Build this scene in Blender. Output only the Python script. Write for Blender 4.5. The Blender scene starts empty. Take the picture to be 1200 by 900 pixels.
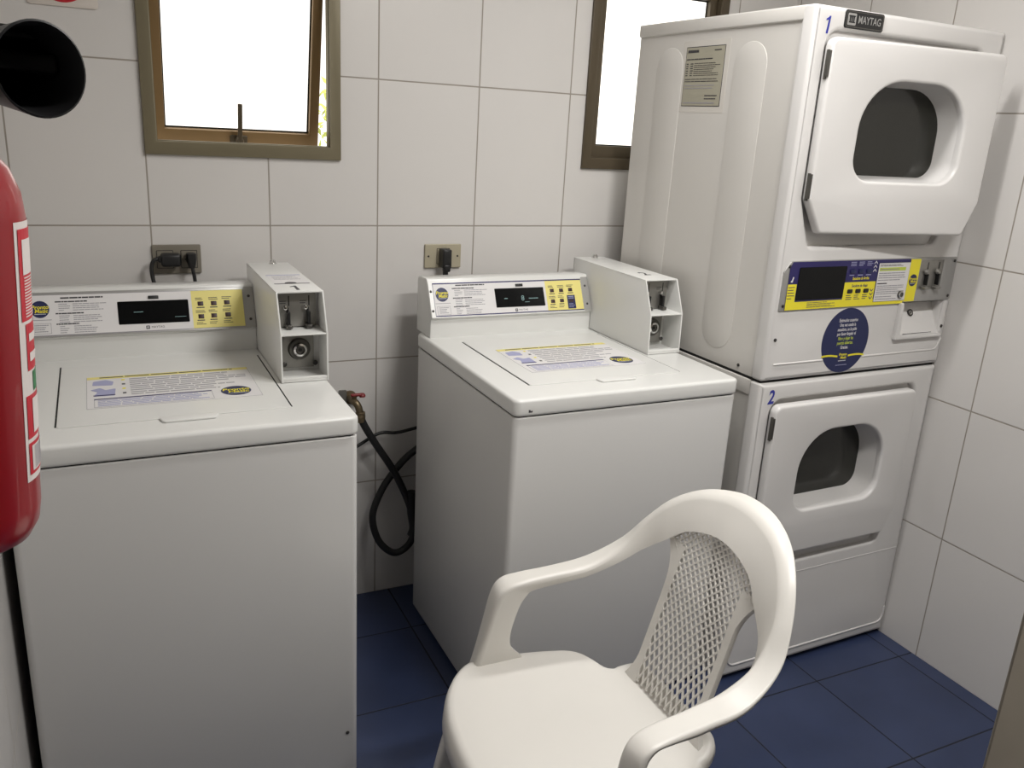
import bpy, bmesh, math, random
from mathutils import Vector, Matrix
random.seed(7)
COL = bpy.context.scene.collection
SC = bpy.context.scene

# ------------------------------------------------------------------ materials
def lin(c):
    c = c / 255.0
    return c / 12.92 if c <= 0.04045 else ((c + 0.055) / 1.055) ** 2.4
def rgb(r, g, b): return (lin(r), lin(g), lin(b), 1.0)
MATS = {}
def mat(name, col, rough=0.4, metal=0.0, var=0.0, bump=0.0, scale=30.0, coat=0.0, spec=0.5):
    if name in MATS: return MATS[name]
    m = bpy.data.materials.new(name); m.use_nodes = True
    nt = m.node_tree; b = nt.nodes['Principled BSDF']
    b.inputs['Base Color'].default_value = rgb(*col)
    b.inputs['Roughness'].default_value = rough
    b.inputs['Metallic'].default_value = metal
    b.inputs['Coat Weight'].default_value = coat
    b.inputs['Specular IOR Level'].default_value = spec
    tc = nt.nodes.new('ShaderNodeTexCoord')
    no = nt.nodes.new('ShaderNodeTexNoise'); no.inputs['Scale'].default_value = scale
    no.inputs['Detail'].default_value = 4
    nt.links.new(tc.outputs['Object'], no.inputs['Vector'])
    if var > 0:
        hs = nt.nodes.new('ShaderNodeHueSaturation'); hs.inputs['Color'].default_value = rgb(*col)
        mr = nt.nodes.new('ShaderNodeMapRange')
        mr.inputs['To Min'].default_value = 1 - var; mr.inputs['To Max'].default_value = 1 + var
        nt.links.new(no.outputs['Fac'], mr.inputs['Value'])
        nt.links.new(mr.outputs['Result'], hs.inputs['Value'])
        nt.links.new(hs.outputs['Color'], b.inputs['Base Color'])
    if bump > 0:
        bp = nt.nodes.new('ShaderNodeBump'); bp.inputs['Strength'].default_value = bump
        bp.inputs['Distance'].default_value = 0.002
        nt.links.new(no.outputs['Fac'], bp.inputs['Height'])
        nt.links.new(bp.outputs['Normal'], b.inputs['Normal'])
    MATS[name] = m
    return m
def emit(name, col, s):
    m = bpy.data.materials.new(name); m.use_nodes = True
    b = m.node_tree.nodes['Principled BSDF']
    b.inputs['Base Color'].default_value = rgb(*col)
    b.inputs['Emission Color'].default_value = rgb(*col); b.inputs['Emission Strength'].default_value = s
    b.inputs['Roughness'].default_value = 0.6
    return m
def tile_mat(name, au, av, u0, v0, tw, th, tile, grout, half, rough, mottle, mscale, tint=0.03):
    """square grid of glazed tiles laid out in metres along two axes of the object"""
    m = bpy.data.materials.new(name); m.use_nodes = True
    nt = m.node_tree; L = nt.links.new; N = nt.nodes.new
    b = nt.nodes['Principled BSDF']
    tc = N('ShaderNodeTexCoord'); sp = N('ShaderNodeSeparateXYZ'); L(tc.outputs['Object'], sp.inputs[0])
    def mth(op, a, c=None):
        n = N('ShaderNodeMath'); n.operation = op
        for k, q in enumerate((a, c)):
            if q is None: continue
            if isinstance(q, (int, float)): n.inputs[k].default_value = q
            else: L(q, n.inputs[k])
        return n.outputs[0]
    ds = []; fl = []
    for ax, o, s in ((au, u0, tw), (av, v0, th)):
        q = mth('DIVIDE', mth('SUBTRACT', sp.outputs['XYZ'.index(ax)], o), s)
        ds.append(mth('MULTIPLY', mth('ABSOLUTE', mth('SUBTRACT', q, mth('ROUND', q))), s))
        fl.append(mth('FLOOR', q))
    d = mth('MINIMUM', ds[0], ds[1])
    mr = N('ShaderNodeMapRange'); mr.interpolation_type = 'SMOOTHSTEP'
    mr.inputs['From Min'].default_value = half * 0.6; mr.inputs['From Max'].default_value = half * 1.3
    L(d, mr.inputs['Value'])
    cb = N('ShaderNodeCombineXYZ'); L(fl[0], cb.inputs[0]); L(fl[1], cb.inputs[1])
    wn = N('ShaderNodeTexWhiteNoise'); wn.noise_dimensions = '2D'; L(cb.outputs[0], wn.inputs['Vector'])
    no = N('ShaderNodeTexNoise'); no.inputs['Scale'].default_value = mscale; no.inputs['Detail'].default_value = 5
    L(tc.outputs['Object'], no.inputs['Vector'])
    val = mth('ADD', mth('MULTIPLY', mth('SUBTRACT', wn.outputs['Value'], 0.5), 2 * tint),
              mth('ADD', mth('MULTIPLY', mth('SUBTRACT', no.outputs['Fac'], 0.5), 2 * mottle), 1.0))
    hs = N('ShaderNodeHueSaturation'); hs.inputs['Color'].default_value = rgb(*tile); L(val, hs.inputs['Value'])
    mx = N('ShaderNodeMix'); mx.data_type = 'RGBA'
    mx.inputs['A'].default_value = rgb(*grout)
    L(mr.outputs['Result'], mx.inputs['Factor']); L(hs.outputs['Color'], mx.inputs['B'])
    L(mx.outputs['Result'], b.inputs['Base Color'])
    rr = N('ShaderNodeMapRange'); L(mr.outputs['Result'], rr.inputs['Value'])
    rr.inputs['To Min'].default_value = 0.85; rr.inputs['To Max'].default_value = rough
    L(rr.outputs['Result'], b.inputs['Roughness'])
    n2 = N('ShaderNodeTexNoise'); n2.inputs['Scale'].default_value = 9; L(tc.outputs['Object'], n2.inputs['Vector'])
    hgt = mth('ADD', mr.outputs['Result'], mth('MULTIPLY', n2.outputs['Fac'], 0.25))
    bp = N('ShaderNodeBump'); bp.inputs['Strength'].default_value = 0.35; bp.inputs['Distance'].default_value = 0.0015
    L(hgt, bp.inputs['Height']); L(bp.outputs['Normal'], b.inputs['Normal'])
    return m

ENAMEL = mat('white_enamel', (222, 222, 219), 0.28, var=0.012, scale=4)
CABINET = mat('shaded_enamel', (206, 205, 203), 0.24, var=0.015, scale=3)  # same enamel as the deck, some shade of the fronts toned in
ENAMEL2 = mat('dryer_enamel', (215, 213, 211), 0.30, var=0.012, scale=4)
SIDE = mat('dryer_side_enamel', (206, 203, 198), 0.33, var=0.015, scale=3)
GAP = mat('dark_gap', (22, 22, 22), 0.9)
BLACK = mat('black_plastic', (20, 20, 21), 0.45)
RUBBER = mat('black_rubber', (24, 24, 26), 0.55, var=0.1)
SCREEN = mat('display_window', (9, 10, 11), 0.2, spec=0.2)
ALU = mat('grey_aluminium', (168, 167, 165), 0.38, 0.5)
STEEL = mat('brushed_steel', (150, 148, 143), 0.4, 0.75, var=0.05, scale=80)
DSTEEL = mat('dark_steel', (92, 90, 86), 0.4, 0.7)
CHROME = mat('chrome', (215, 214, 212), 0.12, 1.0)
SCREWM = mat('screw_head', (70, 68, 66), 0.4, 0.6)
STW = mat('sticker_white', (221, 219, 219), 0.45)
STY = mat('sticker_pale_yellow', (230, 218, 132), 0.45)
STY2 = mat('sticker_yellow', (236, 222, 48), 0.45)
STG = mat('sticker_green', (190, 205, 70), 0.45)
NAVY = mat('print_navy', (36, 30, 92), 0.45)
OVAL = mat('print_dark_blue', (26, 34, 80), 0.45)
BLUE = mat('print_blue', (40, 48, 150), 0.45)
INKG = mat('print_grey', (150, 148, 154), 0.5)
INKD = mat('print_dark', (56, 54, 58), 0.5)
INKB = mat('print_lilac', (160, 162, 196), 0.5)
BTN = mat('button_dark', (52, 28, 30), 0.4)
PAPER = mat('aged_paper', (164, 160, 143), 0.6, var=0.04, scale=20)
CLEARM = mat('plastic_pocket', (206, 202, 195), 0.2)
LED = emit('display_digits', (120, 150, 150), 0.12)
PLASTIC = mat('chair_white_plastic', (222, 219, 213), 0.36, var=0.02, scale=6, bump=0.03)
SCUFF = mat('scuff_grey', (150, 146, 140), 0.6)
BRONZE = mat('olive_anodised', (118, 110, 88), 0.42, 0.25, var=0.04, scale=12)
BRONZE_D = mat('bronze_anodised', (84, 74, 58), 0.42, 0.25, var=0.04, scale=12)
SASHM = mat('daylit_bronze', (138, 112, 76), 0.42, 0.25, var=0.04, scale=12)  # dark bronze sash; daylight on its bottom rail is mixed into the colour
REDP = mat('extinguisher_red', (150, 16, 28), 0.3, coat=0.4, var=0.03)
LABELW = mat('label_white', (226, 218, 214), 0.4)
LABELR = mat('label_red', (196, 32, 50), 0.4)
LABELG = mat('label_green', (40, 120, 70), 0.4)
HORN = mat('horn_black', (26, 26, 28), 0.5, var=0.1)
WOODJ = mat('jamb_painted_wood', (118, 111, 100), 0.55, var=0.12, bump=0.15, scale=25)
BRASS = mat('tap_brass', (120, 106, 84), 0.42, 0.8, var=0.15, scale=60)
TAPRED = mat('tap_red', (120, 26, 30), 0.45)
OUTG = mat('outlet_grey', (128, 122, 110), 0.4)
OUTB = mat('outlet_beige', (172, 164, 142), 0.4)
DGLASS = mat('dark_door_glass', (33, 33, 28), 0.16)
TUB = mat('drum_metal', (74, 74, 68), 0.45, 0.6, var=0.05, scale=10)
SIGNW = mat('sign_white', (206, 198, 190), 0.4)
SIGNR = mat('sign_red', (178, 24, 40), 0.4)
CEIL = mat('ceiling_paint', (190, 186, 180), 0.85, var=0.02)
PAINT = mat('wall_paint', (120, 114, 104), 0.7, var=0.02)

# ------------------------------------------------------------------ mesh builder
def FY(o): # frame of a face that looks towards -y : X right, Y up
    return Matrix(((1,0,0,o[0]),(0,0,-1,o[1]),(0,1,0,o[2]),(0,0,0,1)))
def FX(o): # face that looks towards -x : X towards -y, Y up
    return Matrix(((0,0,-1,o[0]),(-1,0,0,o[1]),(0,1,0,o[2]),(0,0,0,1)))
def FZ(o): return Matrix.Translation(o)
def FPX(o): # profile plane : X -> y, Y -> z, extruded along +x
    return Matrix(((0,0,1,o[0]),(1,0,0,o[1]),(0,1,0,o[2]),(0,0,0,1)))
def frame(o, x, y):
    x = Vector(x).normalized(); y = Vector(y); z = x.cross(y).normalized(); y = z.cross(x)
    return Matrix(((x[0],y[0],z[0],o[0]),(x[1],y[1],z[1],o[1]),(x[2],y[2],z[2],o[2]),(0,0,0,1)))
def rpoly(pts, r, n=6):
    """polygon with rounded corners; r is one radius or one per corner"""
    out = []; N = len(pts)
    rs = r if isinstance(r, (list, tuple)) else [r] * N
    for i in range(N):
        p = Vector(pts[i]); a = Vector(pts[i-1]); c = Vector(pts[(i+1) % N])
        if rs[i] <= 1e-6: out.append(tuple(p)); continue
        u = (a - p); w = (c - p); lu, lw = u.length, w.length; u /= lu; w /= lw
        ang = u.angle(w); t = min(rs[i] / math.tan(ang / 2), lu * .499, lw * .499)
        rr = t * math.tan(ang / 2)
        cen = p + (u + w).normalized() * (rr / math.sin(ang / 2))
        s = p + u * t - cen; e = p + w * t - cen
        tot = math.pi - ang
        sg = 1 if s.x * e.y - s.y * e.x > 0 else -1
        for k in range(n + 1):
            th = sg * tot * k / n
            out.append((cen.x + s.x * math.cos(th) - s.y * math.sin(th), cen.y + s.x * math.sin(th) + s.y * math.cos(th)))
    return out
def rect(x0, y0, x1, y1, r=0.0, n=6):
    return rpoly([(x0,y0),(x1,y0),(x1,y1),(x0,y1)], r, n)
def ellipse(cx, cy, a, b, n=40):
    return [(cx + a*math.cos(2*math.pi*k/n), cy + b*math.sin(2*math.pi*k/n)) for k in range(n)]
def area2(p): return sum(p[i-1][0]*p[i][1]-p[i][0]*p[i-1][1] for i in range(len(p)))
def catmull(pts, n=8, closed=False):
    P = [Vector(p) for p in pts]; out = []; N = len(P)
    for i in range(N if closed else N - 1):
        if closed: a,b,c,d = P[i-1],P[i],P[(i+1)%N],P[(i+2)%N]
        else:
            b, c = P[i], P[i+1]
            a = P[i-1] if i > 0 else b*2 - c
            d = P[i+2] if i+2 < N else c*2 - b
        for k in range(n):
            t = k / n
            out.append(0.5*((2*b)+(c-a)*t+(2*a-5*b+4*c-d)*t*t+(3*b-a-3*c+d)*t**3))
    if not closed: out.append(P[-1].copy())
    return out
def obj_mesh(cu):
    o = bpy.data.objects.new('tmp', cu)
    me = bpy.data.meshes.new_from_object(o)
    bpy.data.objects.remove(o); bpy.data.curves.remove(cu)
    return me
class M:
    def __init__(s): s.bm = bmesh.new(); s.mats = []
    def mi(s, m):
        if m not in s.mats: s.mats.append(m)
        return s.mats.index(m)
    def add(s, me, m, mx=None):
        nv = len(s.bm.verts); nf = len(s.bm.faces)
        s.bm.from_mesh(me); bpy.data.meshes.remove(me)
        s.bm.verts.ensure_lookup_table(); s.bm.faces.ensure_lookup_table()
        if mx is not None:
            for v in s.bm.verts[nv:]: v.co = mx @ v.co
        k = s.mi(m)
        for f in s.bm.faces[nf:]: f.material_index = k
    def plate(s, loops, depth, m, mx, bev=0.0, base=0.0, res=2):
        """filled 2-D outline (further loops are holes) from z=base to base+depth in the frame mx"""
        if not isinstance(loops[0][0], (tuple, list)): loops = [loops]
        cu = bpy.data.curves.new('tmp', 'CURVE'); cu.dimensions = '2D'; cu.fill_mode = 'BOTH'
        for k, lp in enumerate(loops):
            if (area2(lp) > 0) == (k > 0): lp = lp[::-1]
            sp = cu.splines.new('POLY'); sp.points.add(len(lp) - 1)
            for p, q in zip(sp.points, lp): p.co = (q[0], q[1], 0, 1)
            sp.use_cyclic_u = True
        cu.extrude = max(depth / 2 - bev, 0.00001)
        if bev > 0: cu.bevel_depth = bev; cu.bevel_resolution = res; cu.offset = -bev
        s.add(obj_mesh(cu), m, mx @ Matrix.Translation((0, 0, base + depth / 2)))
    def box(s, lo, hi, m, bev=0.0, mx=None, seg=3):
        b2 = bmesh.new(); bmesh.ops.create_cube(b2, size=1)
        for v in b2.verts:
            v.co = Vector([(lo[i]+hi[i])/2 + v.co[i]*(hi[i]-lo[i]) for i in range(3)])
        if bev > 0: bmesh.ops.bevel(b2, geom=b2.edges[:], offset=bev, segments=seg, affect='EDGES', profile=0.5)
        me = bpy.data.meshes.new('t'); b2.to_mesh(me); b2.free(); s.add(me, m, mx)
    def lathe(s, prof, m, mx=None, n=32):
        b2 = bmesh.new(); rings = []
        for r, z in prof:
            if r < 1e-6: rings.append([b2.verts.new((0,0,z))])
            else: rings.append([b2.verts.new((r*math.cos(2*math.pi*k/n), r*math.sin(2*math.pi*k/n), z)) for k in range(n)])
        for a, b in zip(rings, rings[1:]):
            for k in range(n):
                j = (k+1) % n
                if len(a) == 1 and len(b) == 1: continue
                if len(a) == 1: b2.faces.new((a[0], b[k], b[j]))
                elif len(b) == 1: b2.faces.new((a[k], b[0], a[j]))
                else: b2.faces.new((a[k], b[k], b[j], a[j]))
        bmesh.ops.recalc_face_normals(b2, faces=b2.faces)
        me = bpy.data.meshes.new('t'); b2.to_mesh(me); b2.free(); s.add(me, m, mx)
    def tube(s, pts, r, m, mx=None, res=4):
        cu = bpy.data.curves.new('tmp', 'CURVE'); cu.dimensions = '3D'; cu.bevel_depth = r; cu.bevel_resolution = res; cu.use_fill_caps = True
        sp = cu.splines.new('POLY'); sp.points.add(len(pts) - 1)
        for p, q in zip(sp.points, pts): p.co = (*q, 1)
        s.add(obj_mesh(cu), m, mx)
    def text(s, body, size, m, mx, x, y, base, al='CENTER', bold=0.0, sx=1.0, shear=0.0):
        cu = bpy.data.curves.new('tmp', 'FONT'); cu.body = body; cu.size = size; cu.align_x = al; cu.align_y = 'CENTER'
        cu.offset = bold; cu.extrude = 0.0001; cu.shear = shear; cu.resolution_u = 3
        s.add(obj_mesh(cu), m, mx @ Matrix.Translation((x, y, base)) @ Matrix.Diagonal((sx, 1, 1, 1)))
    def flat(s, x0, y0, x1, y1, m, mx, base, d=0.0003):
        s.plate(rect(x0, y0, x1, y1), d, m, mx, base=base)
    def lines(s, x0, y0, x1, y1, n, m, mx, base, h=0.5, seed=1, fill=0.85):
        """rows of small print : broken strips of uneven length"""
        rd = random.Random(seed); st = (y1 - y0) / n
        for k in range(n):
            y = y1 - (k + .5) * st; x = x0; end = x0 + (x1 - x0) * (1 - rd.random() * (1 - fill) * 2)
            while x < end:
                w = min(rd.uniform(.03, .10) * (x1 - x0) * 2, end - x)
                s.flat(x, y - st*h/2, x + w, y + st*h/2, m, mx, base); x += w + (x1 - x0) * .012
    def quads(s, verts, faces, m, mx=None):
        me = bpy.data.meshes.new('t'); me.from_pydata([tuple(v) for v in verts], [], faces); s.add(me, m, mx)
    def build(s, name, parent=None, smooth=38, mx=None):
        me = bpy.data.meshes.new(name)
        bmesh.ops.remove_doubles(s.bm, verts=s.bm.verts, dist=1e-6)
        s.bm.to_mesh(me); s.bm.free()
        for m in s.mats: me.materials.append(m)
        if smooth:
            for p in me.polygons: p.use_smooth = True
            me.set_sharp_from_angle(angle=math.radians(smooth))
        o = bpy.data.objects.new(name, me); COL.objects.link(o)
        if parent is not None: o.parent = parent
        if mx is not None: o.matrix_local = mx
        return o
def tag(o, label, cat, group=None):
    o['label'] = label; o['category'] = cat
    if group: o['group'] = group
    return o
def thing(name, label, cat, loc=(0,0,0), rz=0.0, group=None):
    o = bpy.data.objects.new(name, None); COL.objects.link(o); o.empty_display_size = .05
    o.location = loc; o.rotation_euler = (0, 0, rz)
    return tag(o, label, cat, group)
def struct(o): o['kind'] = 'structure'; return o

# ------------------------------------------------------------------ room shell
TX, TW, TZ, TH = 0.98365, 0.30586, 1.21029, 0.40382
RX = 2.4470            # right wall
LX = 0.044              # left wall
CH = 2.42               # ceiling
BACK_Y = -3.5
TILE = (211, 208, 205); GROUT = (150, 143, 134)
T_BACK = tile_mat('back_wall_tiles', 'X', 'Z', TX, TZ, TW, TH, TILE, GROUT, 0.0021, 0.22, 0.012, 5, 0.012)
T_SIDE = tile_mat('side_wall_tiles', 'Y', 'Z', -0.93756, TZ, TW, TH, TILE, GROUT, 0.0021, 0.22, 0.012, 5, 0.012)
T_FLOOR = tile_mat('blue_floor_tiles', 'X', 'Y', 2.3909, -0.92186, 0.34007, 0.34007, (47, 57, 86), (20, 23, 32), 0.0024, 0.3, 0.34, 5, 0.06)

W1 = (0.371, 1.392, 0.875, 2.000)      # window outlines x0 z0 x1 z1
W2 = (1.650, 1.393, 2.158, 2.000)
b = M()
b.plate([[(LX-.12, 0), (RX+.12, 0), (RX+.12, CH), (LX-.12, CH)],
         rect(W1[0]+.004, W1[1]+.004, W1[2]-.004, W1[3]-.004), rect(W2[0]+.004, W2[1]+.004, W2[2]-.004, W2[3]-.004)],
        0.08, T_BACK, FY((0, 0.08, 0)))
struct(b.build('wall_back', smooth=0))
b = M(); b.box((RX, BACK_Y, 0), (RX+.12, 0, CH), T_SIDE); struct(b.build('wall_right', smooth=0))
b = M(); b.box((LX-.12, BACK_Y, 0), (LX, 0, CH), T_SIDE); struct(b.build('wall_left', smooth=0))
b = M(); b.box((LX-.12, BACK_Y, -.05), (RX+.12, 0.12, 0), T_FLOOR); struct(b.build('floor', smooth=0))
b = M(); b.box((LX-.12, BACK_Y, CH), (RX+.12, 0.12, CH+.08), CEIL); struct(b.build('ceiling', smooth=0))
b = M(); b.box((0.862, -2.22, 0), (RX, -2.12, CH), PAINT)
b.box((LX, -2.22, 2.08), (0.862, -2.12, CH), PAINT); struct(b.build('wall_front', smooth=0))
b = M(); b.box((LX-.12, BACK_Y-.1, 0), (RX+.12, BACK_Y, CH), PAINT); struct(b.build('wall_corridor', smooth=0))
b = M(); b.box((0.833, -2.235, 0), (0.863, -2.10, 2.08), WOODJ, 0.004)
b.box((0.862, -2.120, 0), (0.92, -2.10, 2.13), WOODJ, 0.003)
b.box((LX, -2.235, 2.05), (0.833, -2.10, 2.08), WOODJ, 0.004)
struct(b.build('trim_1'))

# ------------------------------------------------------------------ windows
ONE = [(-.03,-.5),(.006+.12,-.5),(.13,.5),(.02,.5),(-.03,.42),(-.20,.33),(-.20,.22),(-.006,.28)]
def one(b, x, y, h, m, mx, base, lean=0.0):
    b.plate([(x+(p[0]+lean*p[1])*h, y+p[1]*h) for p in ONE], .0004, m, mx, base=base)
def frost(name, s):
    return emit(name, (255, 253, 246), s)
PANE = frost('frosted_pane_daylight', 1.25)
def window(name, r, open_angle, fm, sm):
    root = bpy.data.objects.new(name, None); COL.objects.link(root); root.location = (r[0], 0, r[1]); struct(root)
    w = r[2]-r[0]; h = r[3]-r[1]
    b = M()
    # profile frame : face flange on the tiles and a deep inner jamb
    b.plate([rect(0, 0, w, h), rect(.030, .034, w-.030, h-.034)], 0.010, fm, FY((0, 0, 0)), bev=0.0015)
    b.plate([rect(.006, .006, w-.006, h-.006), rect(.032, .036, w-.032, h-.036)], 0.026, fm, FY((0, 0.026, 0)))
    b.build('window_frame', root)
    # sash : hinged along its top rail, pushed out at the bottom
    sx0, sx1, sz0, sz1 = .033, w-.033, (.012 if open_angle else .030), h-.037
    mx = Matrix.Translation((0, 0.030, sz1)) @ Matrix.Rotation(open_angle, 4, 'X') @ Matrix.Translation((0, 0, -sz1))
    b = M()
    b.plate([rect(sx0, sz0, sx1, sz1), rect(sx0+.026, sz0+.042, sx1-.026, sz1-.030)], 0.032, sm, mx @ FY((0, 0.016, 0)), bev=0.0015)
    b.plate([rect(sx0+.018, sz0+.020, sx1-.018, sz1-.020), rect(sx0+.030, sz0+.046, sx1-.030, sz1-.034)], 0.010, BLACK, mx @ FY((0, 0.012, 0)))
    s = b.build('sash', root)
    b = M(); b.plate(rect(sx0+.020, sz0+.022, sx1-.020, sz1-.022), 0.004, PANE, mx @ FY((0, 0.008, 0)))
    b.build('pane', s, smooth=0)
    b = M()   # lever handle on the bottom rail
    cx = w * .497
    b.box((cx-.024, -.021, sz0+.010), (cx+.022, -.013, sz0+.032), BRONZE_D, .002, mx)
    b.lathe([(0,0),(.011,0),(.011,.014),(.008,.018),(0,.018)], BRONZE_D, mx @ FY((cx, -.020, sz0+.020)))
    b.box((cx-.006, -.042, sz0+.010), (cx+.006, -.034, sz0+.122), BRONZE_D, .002, mx)
    b.build('handle', s)
    return root
window('window_1', W1, math.radians(12.0), BRONZE, SASHM)
window('window_2', W2, 0.0, BRONZE_D, BRONZE_D)

# foliage seen through the gap of the open sash, out in the sun
LEAF = mat('sunlit_leaves', (182, 190, 96), 0.6, var=0.25, scale=9)
b = M(); rd = random.Random(3)
for k in range(700):
    th = rd.uniform(0, 2*math.pi); ph = math.acos(rd.uniform(-1, 1)); rr = .62 * rd.random() ** .33
    c = Vector((rr*math.sin(ph)*math.cos(th)*1.0, rr*math.sin(ph)*math.sin(th)*.8, rr*math.cos(ph)*1.0 + 1.10))
    d = Vector((rd.uniform(-1,1), rd.uniform(-1,1), rd.uniform(-1,1))).normalized(); e = d.orthogonal().normalized()
    L = rd.uniform(.05, .09)
    b.quads([c, c+d*L*.5+e*L*.22, c+d*L, c+d*L*.5-e*L*.22], [(0,1,2,3)], LEAF)
sh = thing('leafy_bush', 'sunlit pale green bush outside, showing in the gap of the open window', 'bush', (1.76, 3.6, 0.05))
b.build('foliage', sh, smooth=0)
b = M()
for k in range(5):
    b.tube([(0,0,0), (rd.uniform(-.1,.1), rd.uniform(-.1,.1), .35), (rd.uniform(-.3,.3), rd.uniform(-.25,.25), 1.15)], .012, WOODJ)
b.build('stem', sh)
YARD = mat('yard_paving', (180, 176, 166), 0.9, var=0.1)
b = M(); b.box((-4, 0.12, -.05), (8, 9, 0.05), YARD); struct(b.build('floor_yard', smooth=0))

# ------------------------------------------------------------------ washers
def pronto(b, mx, x, y, a, h, base, word=STY2):
    b.plate(ellipse(x, y, a, h, 32), 0.0003, OVAL, mx, base=base)
    b.text('Pronto', h*.62, word, mx, x, y+h*.24, base+.0004, bold=h*.012, shear=.15)
    b.text('Matic', h*.62, word, mx, x+a*.12, y-h*.22, base+.0004, bold=h*.012, shear=.15)
    b.flat(x-a*.62, y-h*.58, x+a*.62, y-h*.53, STW, mx, base+.0003)
def maker(b, mx, x, y, s, base, ink, paper):
    """small square mark with three slanted bars, then the maker's word"""
    b.plate(rect(x, y-s*.5, x+s, y+s*.5, s*.12, 3), .0003, ink, mx, base=base)
    for k in range(3):
        q = x+s*(.2+.2*k); b.plate([(q, y-s*.25), (q+s*.1, y-s*.25), (q+s*.17, y+s*.28), (q+s*.05, y+s*.28)], .0002, paper, mx, base=base+.0003)

def make_washer(loc, rz, label, kind):
    t = thing('washing_machine', label, 'washing machine', loc, rz, 'coin washing machines')
    W, D = .648, .665
    b = M()                                             # cabinet
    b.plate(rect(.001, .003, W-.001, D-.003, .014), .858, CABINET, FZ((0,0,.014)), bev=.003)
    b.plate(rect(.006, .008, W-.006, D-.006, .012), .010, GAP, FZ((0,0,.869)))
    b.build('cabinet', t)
    for x in (.05, W-.05):
        for y in (.06, D-.06):
            b = M(); b.lathe([(0,0),(.020,0),(.020,.010),(.012,.012),(.012,.020),(0,.020)], RUBBER, FZ((x,y,0))); b.build('foot', t)
    b = M(); b.lathe([(0,0),(.0042,0),(.0042,.0015),(.003,.0025),(0,.0028)], SCREWM, FY((.622 if kind=='A' else .622, .003, .131)), 16); b.build('screw', t)
    b = M()                                             # moulded top deck
    b.plate(rect(-.001, -.001, W+.001, D, .018), .0415, ENAMEL, FZ((0,0,.875)), bev=.008, res=3)
    if kind == 'B':
        b.plate([(.035,-.0012),(.045,-.0012),(.045,.004),(.04,.002),(.04,.005),(.035,.006)], .0004, INKD, FY((0,-.0008,.886)), base=0)
    b.build('deck', t)
    zt = .9165
    # lid
    b = M()
    b.plate(rect(.0835, .100, .0865, .522), .0004, GAP, FZ((0,0,zt)))
    b.plate(rect(.5285, .100, .5315, .522), .0004, GAP, FZ((0,0,zt)))
    b.plate(rect(.087, .094, .528, .524, .006), .0016, ENAMEL, FZ((0,0,zt)), bev=.0008)
    b.plate(rpoly([(.274,.068),(.374,.068),(.382,.098),(.266,.098)], .008), .0050, ENAMEL, FZ((0,0,zt)), bev=.0024)
    lid = b.build('lid', t)
    zs = zt + .0016; b = M(); F = FZ((0,0,zs))
    b.flat(.139, .190, .486, .416, INKG, F, 0, .0002)
    b.flat(.1398, .1908, .4852, .4152, STW, F, .0001)
    b.flat(.140, .397, .485, .4155, STY, F, .0004)
    b.lines(.165, .402, .462, .411, 1, INKD, F, .0008, .55, 5, .97)
    b.lines(.225, .264, .478, .392, 9, INKG, F, .0004, .36, 11, .82)
    for k in range(4): b.flat(.209, .378-.033*k, .216, .387-.033*k, INKD if k % 2 else STY2, F, .0004)
    b.plate(rpoly([(.150,.350),(.19,.345),(.193,.372),(.178,.388),(.152,.380)], .004), .0003, INKB, F, base=.0004)
    b.plate(rpoly([(.146,.318),(.160,.300),(.152,.272),(.193,.270),(.196,.320),(.176,.312),(.165,.330)], .003), .0003, INKB, F, base=.0004)
    b.flat(.152, .272, .194, .278, NAVY, F, .0007)
    b.flat(.153, .196, .386, .252, INKG, F, .0004, .0002); b.flat(.154, .197, .385, .246, STW, F, .0006, .0002)
    b.flat(.153, .246, .386, .2525, NAVY, F, .0007)
    b.lines(.160, .199, .380, .243, 5, INKB, F, .0009, .4, 17, .9)
    pronto(b, F, .436, .237, .032, .033, .0005)
    b.build('instruction_sticker', lid, smooth=0)
    # console
    b = M()
    prof = [(.586,.9165),(.586,.970),(.578,.9765),(.6265,1.0795),(.632,1.082),(.690,1.079),(.700,1.070),(.700,.9165)]
    b.plate(prof, .530, ENAMEL, FPX((.011,0,0)), bev=.003)
    con = b.build('console', t)
    S = frame((0,.578,.9765), (1,0,0), (0,.0485,.103))
    b = M()
    b.plate(rect(.014 if kind=='A' else .0125, -.001, .539, .108, .003), .0022, ALU if kind=='A' else ENAMEL, S, bev=.0008, base=.0002)
    if kind == 'B': b.plate(rect(.514, .0, .5385, .107, .003), .0006, ALU, S, base=.0024)
    b.build('trim_plate', con)
    for x, y in ([(.527,.083),(.527,.022)] if kind=='A' else [(.0185,.077),(.0185,.020),(.526,.079),(.526,.022)]):
        b = M(); b.lathe([(0,0),(.0036,0),(.0036,.001),(.002,.002),(0,.0021)], SCREWM, S @ FZ((x,y,.0024)), 14); b.build('screw', con)
    b = M(); z0 = .0030
    x1 = .513
    b.flat(.025, .003, x1, .1015, INKG if kind=='A' else NAVY, S, z0-.0004)
    b.flat(.026, .0045 if kind=='A' else .006, x1-.001, .1005 if kind=='A' else .0975, STW, S, z0)
    b.flat(.387, .0045 if kind=='A' else .006, x1-.001, .1005 if kind=='A' else .0975, STY, S, z0+.0003)
    pronto(b, S, .051, .067, .0195, .0205, z0+.0003)
    b.flat(.028, .0405, .074, .042, INKG, S, z0+.0003)
    b.plate([rect(.032,.008,.072,.033), rect(.0328,.0088,.0712,.0322)], .0003, INKG, S, base=z0+.0003)
    b.lines(.037, .011, .067, .031, 4, INKG, S, z0+.0003, .4, 31, .85)
    b.lines(.095, .0905, .190, .0955, 1, INKD, S, z0+.0003, .7, 23, .98)
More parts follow.
